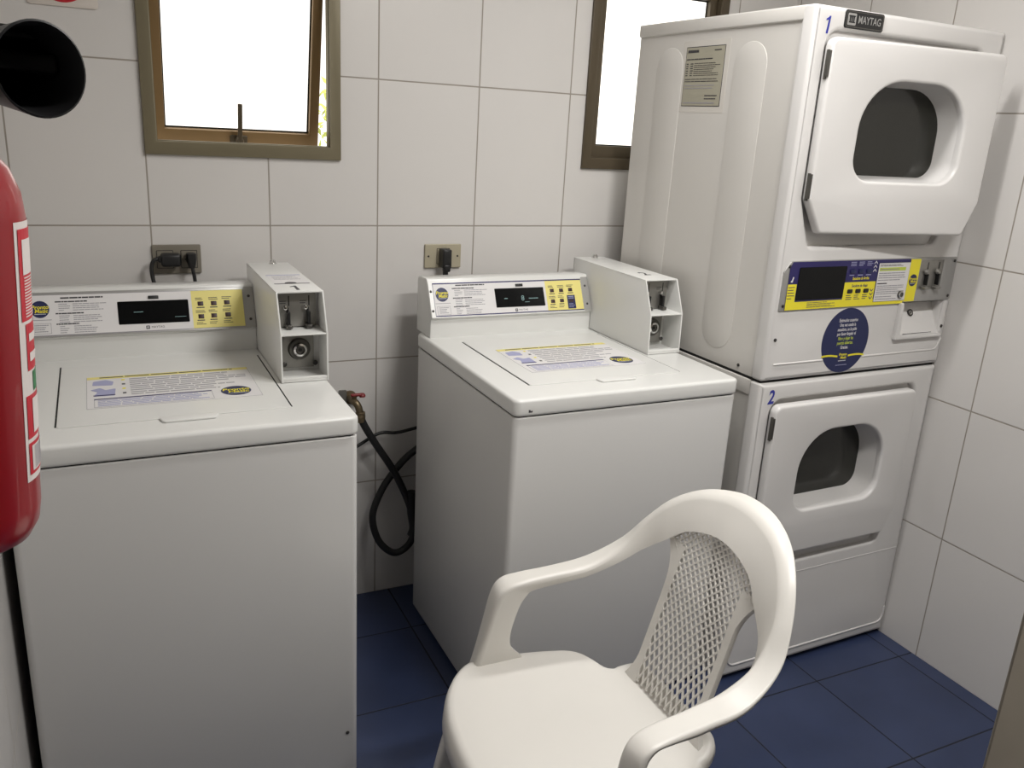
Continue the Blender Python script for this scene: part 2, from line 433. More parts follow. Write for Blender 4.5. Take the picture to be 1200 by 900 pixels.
    for k, yy in enumerate((.0815, .053, .0275)):
        b.lines(.083, yy, .135+.01*(2-k), yy+.005, 1, INKD, S, z0+.0003, .6, 40+k, .95)
        b.lines(.090, yy-.021, .116, yy-.001, 4, INKG, S, z0+.0003, .35, 50+k, .7)
        b.lines(.120, yy-.021, .203-.012*k, yy-.001, 4, INKG, S, z0+.0003, .35, 60+k, .8)
    maker(b, S, .277, .0125, .0085, z0+.0003, INKD, STW); b.text('MAYTAG', .0075, INKD, S, .289, .0125, z0+.0004, al='LEFT')
    bt = [(.408,.067),(.440,.067),(.472,.068),(.407,.034),(.438,.035)] + ([(.472,.036)] if kind=='A' else [])
    for k, (x, y) in enumerate(bt):
        b.lines(x-.012, y+.0085, x+.012, y+.0165, 2, INKD, S, z0+.0006, .4, 70+k, .8)
        b.lines(x-.010, y-.0125, x+.010, y-.0075, 1, INKD, S, z0+.0006, .5, 80+k, .9)
        if y < .05: b.lines(x-.012, y-.022, x+.012, y-.014, 2, INKD, S, z0+.0006, .35, 90+k, .8)
    b.build('control_sticker', con, smooth=0)
    b = M()
    b.plate(rect(.217, .022, .379, .079, .002), .0012, SCREEN, S, base=z0+.0002)
    if kind == 'A':
        b.lines(.252, .049, .278, .054, 1, LED, S, z0+.0015, .3, 2, .9); b.lines(.345, .034, .372, .038, 1, LED, S, z0+.0015, .3, 3, .95)
    else:
        b.text('8', .022, LED, S, .306, .047, z0+.0015); b.lines(.245, .046, .256, .050, 1, LED, S, z0+.0015, .6, 3, .95)
        b.lines(.326, .044, .358, .048, 1, LED, S, z0+.0015, .6, 4, .95); b.lines(.312, .034, .328, .037, 1, LED, S, z0+.0015, .5, 5, .95)
    b.build('display', con, smooth=0)
    b = M(); b.box((.287,.0835,z0), (.311,.0915,z0+.003), BLACK, .001, S); b.build('indicator', con)
    for x, y in bt:
        b = M(); b.box((x-.0068,y-.0055,z0), (x+.0068,y+.0055,z0+.002), BTN, .0008, S); b.build('button', con)
    if kind == 'B':
        b = M(); b.plate(rect(.4575,.009,.4845,.051,.001), .0012, OVAL, S, base=z0+.0003)
        b.flat(.464,.029,.478,.037, BTN, S, z0+.0016); b.lines(.461,.039,.481,.049,2,INKB,S,z0+.0016,.45,4,.9); b.lines(.461,.012,.481,.026,3,INKB,S,z0+.0016,.3,5,.8)
        b.build('overlay_sticker', con, smooth=0)
    # coin box
    X0, X1 = .541, .650
    side = [(.264,.9175),(.268,1.030),(.309,1.121),(.712,1.121),(.712,.9175)]
    b = M(); F = FPX((X0,0,0))
    b.plate(side, .0035, ENAMEL, FPX((X0,0,0)), bev=.0008); b.plate(side, .0035, ENAMEL, FPX((X1-.0035,0,0)), bev=.0008)
    b.box((X0,.309,1.1175), (X1,.712,1.1215), ENAMEL, .001)
    b.box((X0,.707,.9175), (X1,.712,1.121), ENAMEL); b.box((X0,.266,.9175), (X1,.712,.9215), ENAMEL, .001)
    b.box((X0+.003,.269,1.0265), (X1-.003,.36,1.030), ENAMEL, .0008)
    b.box((X0+.003,.266,.9215), (X1-.003,.272,.929), ENAMEL, .001)
    b.box((X0+.003,.350,.92), (X1-.003,.354,1.118), ENAMEL)
    cb = b.build('coin_box', t)
    b = M(); b.lathe([(0,0),(.011,0),(.011,.002),(.0075,.003),(.0072,.009),(.005,.011),(0,.0115)], CHROME, FZ((.606,.692,1.1215)), 20); b.build('nut', cb)
    b = M(); F = FZ((0,0,1.1216))
    if kind == 'A':
        b.flat(.556,.515,.640,.522, INKB, F, 0); b.lines(.566,.455,.632,.508, 4, INKG, F, 0, .25, 8, .8)
        b.flat(.556,.402,.640,.409, INKD, F, 0); b.plate(ellipse(.596,.413,.014,.012,20), .0003, INKD, F, base=0)
        b.flat(.555,.3995,.641,.5245, STW, F, -.0001, .0002); b.build('coin_label', cb, smooth=0); b = M(); one(b, .594, .352, .048, INKD, F, .0001)
    else:
        b.text('2', .062, INKD, F, .597, .398, .0001, bold=.001, sx=.8)
    b.build('number_mark', cb, smooth=0)
    b = M(); b.box((X0+.007,.338,1.032), (X1-.012,.350,1.114), STEEL, .001)
    G = FY((0,.3378,0))
    for k in (0,1):
        x = .570 + .047*k
        b.flat(x+.004, 1.082, x+.0065, 1.106, BLACK, G, 0)
        b.lines(x-.016, 1.086, x+.001, 1.096, 2, INKD, G, 0, .35, 7+k, .8)
        b.flat(x-.0005, 1.040, x+.0045, 1.078, BLACK, G, 0)
    b.build('coin_plate', cb)
    for k in (0,1):
        x = .570 + .047*k; b = M()
        b.lathe([(0,0),(.005,0),(.0062,.005),(.0045,.010),(0,.0115)], CHROME, FY((x-.004,.3375,1.079)), 18)
        b.box((x-.001,.322,1.038), (x+.006,.337,1.071), BLACK, .0015); b.box((x-.0055,.312,1.032), (x+.0085,.337,1.041), DSTEEL, .002)
        b.build('coin_lever', cb)
    b = M(); b.box((X0+.008,.338,.931), (X1-.018,.350,1.022), STEEL, .001)
    G = FY((0,.338,0))
    for x in (.562,.635): b.lathe([(0,0),(.006,0),(.006,.002),(.003,.004),(0,.0042)], SCREWM, G @ FZ((x,.941,0)), 16)
    b.build('lock_plate', cb)
    b = M(); G = FY((.597,.338,.978))
    b.lathe([(.026,0),(.0265,.004),(.024,.009),(.017,.011),(.0165,.010)], DSTEEL, G)
    b.lathe([(.0165,.008),(.0155,.016),(.011,.0175),(.009,.014),(.009,.010)], CHROME, G)
    b.lathe([(.009,.012),(0,.012)], DSTEEL, G); b.lathe([(0,.0135),(.0045,.0135),(.0045,.010)], BLACK, G)
    b.build('lock', cb)
    return t
make_washer((0.063,-0.795,0), 0.0065, 'white coin washing machine at left beside the red extinguisher, coin box marked 1', 'A')
make_washer((1.073,-0.790,0), 0.0064, 'white coin washing machine between the plastic chair and stacked dryers, coin box marked 2', 'B')

# ------------------------------------------------------------------ stacked dryers
dr = thing('stacked_dryer', 'tall white stacked coin dryer with two doors standing in the right corner', 'dryer', (1.7675,-0.8174,0), 0.0228)
DW, DD, ZS, ZT = .678, .700, .9095, 1.817
def door_outline(z, x0=.048, x1=.590, zt=.846, g=0.0, drop=0.0):
    return rpoly([(x0-g, z+zt+g), (x0-g, z+.474), (x0+.045-g*.3, z+.392-g-drop), (x1-.036+g*.3, z+.392-g-drop), (x1+g, z+.478), (x1+g, z+zt+g)],
                 [.022+g, .012, .014, .014, .012, .022+g])
def port(z, g=0.0):
    return rpoly([(.163-g, z+.524-g), (.491+g, z+.524-g), (.491+g, z+.760+g), (.163-g, z+.760+g)], [.055+g, .055+g, .135+g, .135+g], 12)
def shell(z0, z1, name, upper):
    b = M()
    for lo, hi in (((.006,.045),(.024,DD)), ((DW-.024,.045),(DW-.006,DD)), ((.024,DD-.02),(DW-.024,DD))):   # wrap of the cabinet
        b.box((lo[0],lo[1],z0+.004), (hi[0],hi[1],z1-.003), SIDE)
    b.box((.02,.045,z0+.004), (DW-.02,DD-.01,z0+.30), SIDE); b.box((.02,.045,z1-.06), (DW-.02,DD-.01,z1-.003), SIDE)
    if upper:
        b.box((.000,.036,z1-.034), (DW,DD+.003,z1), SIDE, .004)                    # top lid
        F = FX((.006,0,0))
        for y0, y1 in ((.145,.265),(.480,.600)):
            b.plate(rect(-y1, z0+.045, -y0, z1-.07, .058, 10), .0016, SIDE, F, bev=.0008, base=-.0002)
    else:
        b.box((.003,.044,z1-.045), (.02,DD-.001,z1-.004), SIDE, .002)
    F = FY((0,0,0)); zz = z0
    zq = z0
    holes = [rpoly([(.0465, zq+.857), (.0465, zq+.470), (.090, zq+.352), (.556, zq+.352), (.604, zq+.474), (.604, zq+.857)],
                   [.040, .014, .016, .018, .014, .030], 8)]
    if upper: holes += [rect(.478,1.010,.648,1.100,.006)]
    b.plate([rect(0, z0+(.012 if not upper else .0035), DW, z1-(.0 if upper else .0035), .006)] + holes, .046, ENAMEL2, FY((0,.046,0)), bev=.011, res=4)
    zo = ZS if upper else 0
    hole = [rect(.120, zo+.485, .535, zo+.800, .10)]
    b.plate([rect(.004, zo+.30 if upper else .02, DW-.004, z1-.02)] + hole, .027, ENAMEL2, FY((0,.045,0)))
    if upper:
        b.box((.004,.018,z0+.02), (.476,.045,z0+.302), ENAMEL2)
        b.box((.65,.018,z0+.02), (DW-.004,.045,z0+.302), ENAMEL2); b.box((.476,.018,z0+.02), (.65,.045,z0+.098), ENAMEL2); b.box((.476,.018,z0+.195), (.65,.045,z0+.302), ENAMEL2)
    else:
        b.tube([(q[0],0,q[1]) for q in rpoly([(.026,.10),(.026,.046),(.668,.046),(.668,.10)],[0,.03,.03,0],8)], .0032, ENAMEL2)
        b.tube([(.030,.0008,.312),(.664,.0008,.312)], .0022, ENAMEL2)
    if upper:
        b.tube([(.030,.0006,.957),(.205,.0006,.957)], .0028, ENAMEL2)
        b.tube([(q[0],.0006,q[1]) for q in rpoly([(.352,.957),(.655,.957),(.671,.990)],[0,.02,0],8)], .0028, ENAMEL2)
    o = b.build(name, dr)
    for y, z in ((.10, z0+.022),) if upper else ():
        q = M(); q.lathe([(0,0),(.0045,0),(.0045,.002),(0,.003)], SCREWM, FX((.006,y,z)), 14); q.build('screw', o)
    return o
lower = shell(0, ZS, 'lower_cabinet', False)
upper = shell(ZS, ZT, 'upper_cabinet', True)
b = M(); b.box((.012,.02,0), (DW-.012,DD-.02,.014), GAP); b.build('plinth', dr)
b = M(); b.box((.006,.012,ZS-.0035), (DW-.006,DD-.004,ZS+.0045), GAP); b.build('seam_gasket', dr)
for x, z in ((.655,.092),(.040,.092)):
    b = M(); b.lathe([(0,0),(.0045,0),(.0045,.002),(0,.003)], SCREWM, FY((x,.0035,z)), 14); b.build('screw', lower)
def dryer_door(z, ang, name_parent):
    root_m = Matrix.Translation((.048,-.002,0)) @ Matrix.Rotation(-ang, 4, 'Z') @ Matrix.Translation((-.048,.002,0))
    b = M()
    b.plate([door_outline(z), port(z)], .030, ENAMEL2, FY((0,.009,0)), bev=.008, res=4)
    # deep tapered bezel running back to the glass
    a = port(z, .002); c = port(z, -.010); n = len(a); B0, B1 = -.012, .058
    vs = [(p[0], B0, p[1]) for p in a] + [(p[0], B1, p[1]) for p in c]
    fs = [(k, (k+1) % n, n+(k+1) % n, n+k) for k in range(n)]
    b.quads(vs, fs, ENAMEL2)
    a2 = port(z, .012)
    b.quads([(p[0], B0+.004, p[1]) for p in a2] + [(p[0], B1+.003, p[1]) for p in port(z, .004)], [tuple(reversed(f)) for f in fs], ENAMEL2)
    d = b.build('door', dr, mx=root_m)
    b = M(); b.plate(port(z, -.006), .004, DGLASS, FY((0,B1+.002,0))); b.build('door_glass', d)
    return d, root_m
for z, ang in ((0, 0.0), (ZS, math.radians(7.2))):
    d, rm = dryer_door(z - (.005 if z else 0), ang, None)
    for hz in ((.655,.812) if z > 0 else (.500,.812)) if False else ((z+.782, z+.502) if z > 0 else (z+.785,)):
        h = M(); h.lathe([(0,0),(.0036,0),(.0036,.058),(0,.058)], DSTEEL, FZ((.0475,-.016,hz-.03)), 14)
        h.box((.044,-.014,hz-.036), (.050,-.006,hz+.030), DSTEEL, .001); h.build('hinge', d)
for z in (0, ZS):     # galvanised drum behind each opening
    b = M(); b.lathe([(.215,0),(.215,.42),(.05,.46),(0,.46)], TUB, FY((.328,.06,0)) @ Matrix.Translation((0,z+.640,0)) @ Matrix.Rotation(math.pi,4,'X'), 40); b.build('drum', dr)

# control panel of the dryers
S = FY((0,-.0005,0))
b = M(); b.plate([rpoly([(.018,1.098),(.470,1.098),(.470,1.104),(.668,1.104),(.668,1.227),(.040,1.227),(.018,1.200)], .006), rect(.520,1.137,.614,1.219,.006)],
                 .0035, ALU, FY((0,.001,0)), bev=.001, base=0)
pan = b.build('control_panel', dr)
b = M(); Z = .0030; F = S
b.plate(rpoly([(.036,1.101),(.471,1.101),(.471,1.106),(.475,1.106),(.475,1.2245),(.044,1.2245),(.036,1.21)], .002), .0004, NAVY, F, base=Z)
b.plate([(.0365,1.1015),(.4705,1.1015),(.4705,1.1068),(.4745,1.1068),(.4745,1.118),(.350,1.118),(.350,1.167),(.235,1.167),(.235,1.122),(.066,1.122),(.066,1.168),(.0365,1.168)], .0003, STY2, F, base=Z+.0004)
b.flat(.476,1.106,.516,1.2235, STY2, F, Z)
pronto(b, F, .4965, 1.165, .0155, .0165, Z+.0004)
b.text('Secadora de Arriba', .0108, STY2, F, .292, 1.1765, Z+.0005, sx=.72, bold=.0002, shear=.1)
b.text('Secadora de Abajo', .0108, NAVY, F, .292, 1.157, Z+.0008, sx=.72, bold=.0002, shear=.1)
for k in range(3):
    for yb, sgn, m, bb in ((1.192, 1, STW, .0005), (1.148, -1, NAVY, .0008)):
        y = yb + (.0105*k if sgn > 0 else -.0105*k); x = .3395
        b.plate([(x-.006,y), (x,y+sgn*.006), (x+.006,y), (x+.006,y+sgn*.003), (x,y+sgn*.009), (x-.006,y+sgn*.003)], .0003, m, F, base=Z+bb)
    x = .258 + .030*k
    b.lines(x-.011,1.209,x+.011,1.222,3,INKB,F,Z+.0005,.4,3+k,.8); b.lines(x-.010,1.184,x+.010,1.187,1,INKB,F,Z+.0005,.7,6+k,.9)
    b.lines(x-.011,1.119,x+.011,1.134,3,NAVY,F,Z+.0008,.35,9+k,.75)
b.plate([(.044,1.173),(.050,1.173),(.053,1.186),(.050,1.187),(.047,1.178),(.044,1.177)], .0003, STW, F, base=Z+.0005)
b.lines(.038,1.128,.062,1.164,5,NAVY,F,Z+.0008,.25,21,.8)
b.lines(.110,1.1045,.225,1.120,4,NAVY,F,Z+.0008,.3,22,.8)
b.build('control_sticker', pan, smooth=0)
b = M(); b.plate(rect(.068,1.1265,.234,1.2105,.003), .0012, SCREEN, F, base=Z+.0006); b.build('display', pan)
for k in range(3):
    x = .258 + .030*k
    for y, m in ((1.196, OVAL), (1.143, BLACK)):
        b = M(); b.plate(rect(x-.0095,y-.0055,x+.0095,y+.0055,.003,4), .0018, m, F, base=Z+.0008, bev=.0006); b.build('button', pan)
b = M(); b.flat(.352,1.110,.475,1.216, INKD, F, Z+.0008); b.flat(.353,1.111,.474,1.215, STW, F, Z+.0012)
b.flat(.357,1.194,.458,1.203, STG, F, Z+.0016); b.lines(.357,1.206,.468,1.212,2,INKD,F,Z+.0016,.4,2,.85)
b.lines(.360,1.1955,.450,1.2015,1,INKG,F,Z+.0019,.4,2,.9)
b.lines(.357,1.166,.468,1.191,4,INKG,F,Z+.0016,.35,3,.8); b.lines(.357,1.158,.395,1.162,1,INKD,F,Z+.0016,.7,3,.9)
b.lines(.357,1.129,.468,1.156,5,INKG,F,Z+.0016,.35,4,.85); b.lines(.357,1.114,.440,1.127,2,INKG,F,Z+.0016,.3,5,.8)
b.build('instruction_card', pan, smooth=0)
b = M(); b.lathe([(.0105,0),(.0105,.004),(.008,.006),(.006,.005),(0,.005)], DSTEEL, F @ FZ((.4535,1.1275,Z+.0012))); b.lathe([(.0105,.0035),(.0085,.0065),(.0065,.0065)], CHROME, F @ FZ((.4535,1.1275,Z+.0012))); b.build('lock', pan)
for x, y in ((.034,1.2135),(.030,1.113),(.657,1.216),(.657,1.116)):
    b = M(); b.lathe([(0,0),(.0042,0),(.0042,.001),(.0025,.002),(0,.0022)], SCREWM, F @ FZ((x,y,.0028)), 14); b.build('screw', pan)
# twin coin slots : recessed steel plate with levers
b = M(); b.box((.519,-.0012,1.136), (.615,.0016,1.22), STEEL, .0006)
for k in (0,1):
    x = .546 + .046*k
    b.flat(x+.004,1.190,x+.0075,1.213,BLACK,S,.0010); b.flat(x-.001,1.152,x+.006,1.186,BLACK,S,.0010)
b.build('coin_plate', pan)
for k in (0,1):
    x = .546 + .046*k; b = M()
    b.lathe([(0,0),(.0065,0),(.008,.006),(.005,.012),(0,.013)], STEEL, S @ FZ((x-.003,1.187,.0008)), 18)
    b.box((x-.001,-.012,1.150), (x+.004,-.001,1.182), BLACK, .0015); b.box((x-.012,-.018,1.139), (x+.010,-.001,1.147), STEEL, .003)
    b.build('coin_lever', pan)
# coin cup : scoop recess with a raised lip at left and below
b = M()
b.plate([rpoly([(.460,.997),(.655,.997),(.655,1.006),(.480,1.012),(.474,1.1035),(.462,1.1035)], .005)], .016, ENAMEL2, FY((0,.004,0)), bev=.004, res=3)
vs = [(.478,0,1.101),(.650,0,1.101),(.650,.004,1.012),(.478,.004,1.012),(.478,.044,1.101),(.650,.044,1.101),(.650,0,1.006),(.478,0,1.006)]
b.quads(vs, [(4,3,2,5),(0,3,4),(1,5,2),(0,4,5,1),(3,7,6,2)], ENAMEL2)
b.flat(.487,1.0135,.605,1.0150,GAP,FY((0,-.0118,0)),0)
cup = b.build('coin_cup', dr)
b = M(); G = frame((.550,.0265,1.0645), (1,0,0), (0,.040,.089)); b.lathe([(.010,0),(.010,.003),(.007,.004),(.007,.003)], SCREWM, G, 20); b.lathe([(.007,.003),(.0045,.0045),(.0028,.0035),(0,.0035)], CHROME, G, 20); b.lathe([(0,.0042),(.0026,.0042)], BLACK, G, 16); b.build('lock', cup)
for x, z in ((.024,1.024),(.660,1.026)):
    b = M(); b.lathe([(0,0),(.0045,0),(.0045,.002),(0,.003)], SCREWM, FY((x,0,z)), 14); b.build('screw', upper)
# oval notice
b = M(); F = FY((0,.0,0)); cx, cz, ea, eb = .2785, 1.007, .0865, .0895
b.plate(ellipse(cx,cz,ea,eb,64), .0006, OVAL, F, base=0)
rows = ['Estimados usuarios', 'Una vez usada la', 'secadora, se le pide', 'por favor limpiar el', 'filtro y dejar las', 'puertas abiertas.', 'Gracias.']
for k, r in enumerate(rows):
    b.text(r, .0128, STG if k in (4, 5) else STW, F, cx, cz+.056-.0125*k, .0008, sx=.70, bold=.00015)
for s_ in (-1, 1):
    pts = []
    for k in range(13):
        q = k/12; x = cx + s_*(.020 + q*.060); pts.append((x, cz-.041 + .004*math.sin(q*math.pi*.8) - (.004*q if s_ > 0 else 0)))
    b.plate(pts + [(p[0], p[1]-.005) for p in reversed(pts)], .0003, STY2, F, base=.0007)
b.text('Pronto', .0105, STY2, F, cx, cz-.039, .0008, bold=.0002, shear=.15); b.text('Matic', .0105, STY2, F, cx+.003, cz-.048, .0008, bold=.0002, shear=.15)
b.lines(cx-.015,cz-.058,cx+.015,cz-.055,1,STW,F,.0008,.5,3,.9); b.lines(cx-.022,cz-.070,cx+.022,cz-.067,1,INKB,F,.0008,.5,4,.9)
b.build('notice_sticker', dr, smooth=0)
# maker's badge, unit numbers
b = M(); G = FY((0,.0005,0))
b.plate(rect(.090,1.773,.217,1.813,.006), .004, BLACK, G, bev=.001)
b.plate([rect(.0925,1.7755,.2145,1.8105,.005), rect(.0945,1.7775,.2125,1.8085,.004)], .0005, DSTEEL, G, base=.004)
b.plate(rect(.097,1.780,.124,1.806,.003), .0005, ALU, G, base=.004)
for k in range(3):
    q = .1025+.006*k; b.plate([(q,1.786),(q+.0035,1.786),(q+.0045,1.800),(q-.0005,1.800)], .0003, BLACK, G, base=.0046)
b.flat(.101,1.785,.121,1.7875,BLACK,G,.0046); b.flat(.100,1.7985,.121,1.801,BLACK,G,.0046)
b.text('MAYTAG', .0235, ALU, G, .1690, 1.793, .0043, sx=.80, bold=.0001)
b.build('badge', dr, smooth=0)
b = M(); one(b, .0405, 1.775, .038, BLUE, FY((0,0,0)), .0002, .1); b.build('number_mark', dr, smooth=0)
b = M(); b.text('2', .053, BLUE, FY((0,.0,0)), .041, .866, .0003, bold=.0014, sx=.8, shear=.12); b.build('number_mark', dr, smooth=0)
# certificate in a clear pocket on the side
b = M(); F = FX((.006,0,0)); y0, y1 = -.470, -.306     # (-y)
b.flat(-.484, 1.574, -.292, 1.760, CLEARM, F, .0, .0004) if False else None
X = lambda y: y   # pocket coordinates run towards -y
b.plate(rect(-.484,1.574,-.290,1.760,.003), .0005, CLEARM, F, base=0)
b.flat(-.470,1.590,-.306,1.745,INKD,F,.0006); b.flat(-.468,1.592,-.308,1.743,PAPER,F,.0010)
b.lines(-.462,1.728,-.415,1.738,1,INKD,F,.0014,.7,1,.95); b.lines(-.350,1.731,-.318,1.736,1,INKD,F,.0014,.5,2,.95)
b.lines(-.464,1.710,-.345,1.715,1,INKD,F,.0014,.55,3,.85)
b.lines(-.464,1.668,-.455,1.704,6,INKD,F,.0014,.4,4,.95); b.lines(-.446,1.668,-.434,1.704,6,INKD,F,.0014,.4,14,.9); b.lines(-.430,1.668,-.320,1.704,7,SCREWM,F,.0014,.3,5,.85)
b.lines(-.464,1.652,-.318,1.664,2,INKD,F,.0014,.3,6,.95); b.lines(-.464,1.634,-.318,1.648,2,INKG,F,.0014,.3,7,.8)
b.lines(-.372,1.606,-.318,1.622,2,INKD,F,.0014,.35,8,.9); b.lines(-.462,1.596,-.322,1.602,1,INKG,F,.0014,.5,9,.95)
b.build('certificate', dr, smooth=0)

# ------------------------------------------------------------------ sockets, plugs, hose, tap
def outlet(name_label, x0, z0, x1, z1, m, gangs, holes):
    t = thing('wall_outlet', name_label, 'power outlet', ((x0+x1)/2, 0, z0))
    w = x1-x0; h = z1-z0; b = M()
    b.plate(rect(-w/2,0,w/2,h,.003), .008, m, FY((0,0,0)), bev=.002); p = b.build('cover_plate', t)
    for gx in gangs:
        b = M(); b.plate([rect(gx-.021,h/2-.024,gx+.021,h/2+.024,.002), rect(gx-.0195,h/2-.0225,gx+.0195,h/2+.0225,.002)], .0006, SCREWM, FY((0,-.008,0)))
        b.plate(rect(gx-.019,h/2-.022,gx+.019,h/2+.022,.002), .0012, m, FY((0,-.008,0)), bev=.0004)
        for k in (-1,0,1): b.plate(ellipse(gx+.009*k, h/2, .0022, .0022, 12), .0003, BLACK, FY((0,-.0093,0)))
        b.build('socket', t)
    for gx in holes:
        b = M(); b.lathe([(0,0),(.003,0),(.003,.001),(0,.0016)], SCREWM, FY((gx,-.008,h/2)), 12); b.build('screw', t)
    return t
outlet('grey double power outlet on the tiles above the left washer', .371,1.084,.492,1.161, OUTG, (-.03,.03), ())
outlet('beige power outlet on the tiles above the washer beside the dryers', 1.130,1.084,1.247,1.156, OUTB, (0,), (-.047,.047))
def cord(name, label, plug_fn, path, r, flat=1.0, group=None):
    t = thing(name, label, 'power cord', path[0], 0, group); o = Vector(path[0])
    b = M(); plug_fn(b); b.build('plug', t)
    b = M(); b.tube([p - o for p in catmull(path, 8)], r, BLACK); b.build('cable', t)
    return t
def plug_side(b):
    b.box((-.003,-.016,-.020), (.047,.020,.014), BLACK, .008); b.box((-.010,-.010,-.009), (.004,.010,.007), BLACK, .005)
cord('power_cord', 'black cord with the big sideways plug in the left socket of the grey outlet', plug_side,
     [(.392,-.033,1.128),(.374,-.036,1.126),(.366,-.037,1.110),(.366,-.038,1.085),(.371,-.045,1.05),(.372,-.06,1.00),(.372,-.06,.93)], .0052, group='cords of the double outlet')
def plug_round(b):
    b.lathe([(0,-.004),(.008,-.004),(.010,.004),(.0125,.02),(.012,.034),(0,.036)], BLACK, Matrix.Rotation(math.radians(0),4,'X') @ FZ((0,0,0)))
    b.box((-.012,.0,.006), (.012,.028,.034), BLACK, .005)
cord('power_cord', 'black cord hanging from the upright plug in the right socket of the grey outlet', plug_round,
     [(.465,-.040,1.108),(.467,-.042,1.095),(.470,-.044,1.07),(.473,-.055,1.0),(.473,-.06,.93)], .0048, group='cords of the double outlet')
def plug_flat(b):
    b.box((-.014,-.016,-.010), (.014,.024,.048), BLACK, .005); b.box((-.010,-.018,-.020), (.010,.004,.002), BLACK, .004)
cord('power_cord', 'black cord hanging from the upright plug in the beige outlet', plug_flat,
     [(1.187,-.036,1.098),(1.187,-.036,1.07),(1.187,-.05,1.03),(1.187,-.055,.97),(1.187,-.055,.92)], .0085)
t = thing('water_tap', 'small old brass water tap with red handle on the wall between the washers', 'tap', (.900,0,.690))
b = M(); b.lathe([(0,0),(.022,0),(.020,.004),(.011,.006),(.010,.045),(0,.045)], BRASS, FY((0,0,0)), 20)
b.tube(catmull([(0,-.045,.002),(.004,-.060,0),(.010,-.066,-.012),(.014,-.068,-.032)], 6), .011, BRASS)
b.lathe([(.0135,0),(.0150,.004),(.0150,.014),(.0120,.018),(0,.018)], BRASS, FZ((.015,-.068,-.050)), 18)
b.tube([(0,-.045,.0),(.002,-.050,.022)], .008, BRASS); b.build('spout', t)
b = M(); b.box((-.010,-.056,.018), (.030,-.044,.027), TAPRED, .004); b.lathe([(0,0),(.009,.001),(.010,.006),(.006,.012),(0,.013)], TAPRED, FZ((.026,-.050,.014)), 14); b.build('handle', t)
b = M(); b.plate(rect(-.034,-.03,-.010,.026,.004), .006, STEEL, FY((0,0,0))); b.build('wall_plate', t)
pts = [(.915,-.068,.655),(.926,-.068,.622),(.962,-.070,.557),(1.023,-.072,.455),(1.070,-.078,.345),(1.086,-.090,.262),(1.068,-.092,.205),(1.022,-.086,.181),(.975,-.074,.224),(.957,-.060,.303),(.983,-.050,.376),(1.026,-.046,.440),(1.085,-.046,.500),(1.16,-.055,.545),(1.26,-.065,.56)]
b = M(); b.tube(catmull(pts, 10), .0112, RUBBER); b.lathe([(.0135,-.012),(.0145,.0),(.0145,.018),(.011,.02)], BRASS, FZ((.915,-.068,.645)), 18)
b.tube(catmull([(1.078,-.080,.385),(1.079,-.083,.32),(1.085,-.090,.262),(1.078,-.090,.235)], 6), .0150, RUBBER)
tag(b.build('water_hose'), 'thick black rubber hose looping from the wall tap behind the middle washer', 'hose')
b = M(); b.tube(catmull([(.70,-.062,.47),(.80,-.058,.50),(.87,-.050,.522),(.922,-.044,.550),(.984,-.040,.578),(1.04,-.040,.574),(1.104,-.042,.584),(1.18,-.05,.60)], 8), .0052, BLACK)
tag(b.build('thin_cable'), 'thin black cable running along the tiled wall between the two washers', 'cable')

# ------------------------------------------------------------------ plastic armchair
chair = thing('plastic_armchair', 'white moulded plastic armchair with lattice back standing on the blue floor', 'chair', (1.05,-1.302,0))
CO = Vector((1.05, -1.302, 0))
# half stations : crease P, inner web end E, outer flange end G  (x, t, z) with t across the seat
ST = [  # front leg up to the arm
 ((.785,.285,.000),(.825,.291,.000),(.795,.318,.000)),
 ((.828,.274,.230),(.884,.279,.230),(.840,.312,.230)),
 ((.878,.254,.405),(1.000,.254,.395),(.890,.300,.405)),
 ((.900,.238,.520),(.957,.240,.482),(.910,.286,.520)),
 ((.914,.229,.590),(.966,.231,.562),(.922,.278,.593)),
 ((.934,.225,.620),(.984,.229,.596),(.940,.274,.623)),
 ((.975,.222,.632),(.998,.227,.606),(.982,.271,.631)),
 ((1.045,.219,.638),(1.040,.223,.612),(1.055,.268,.634)),
 ((1.122,.215,.647),(1.114,.213,.623),(1.138,.265,.643)),
 ((1.190,.212,.681),(1.182,.202,.648),(1.213,.247,.682)),
 ((1.232,.199,.737),(1.221,.177,.685),(1.255,.218,.740)),
 ((1.263,.167,.787),(1.243,.132,.726),(1.288,.180,.793)),
 ((1.291,.119,.825),(1.259,.094,.759),(1.320,.126,.831)),
 ((1.308,.057,.844),(1.268,.046,.777),(1.342,.060,.852)),
 ((1.310,.000,.852),(1.268,.000,.785),(1.344,.000,.860)),
]
full = [tuple(Vector((a[0], -a[1], a[2])) for a in s) for s in ST] + [tuple(Vector((a[0], a[1], a[2])) for a in s) for s in ST[-2::-1]]
NS = 6
cur = [catmull([s[k] for s in full], NS) for k in range(3)]
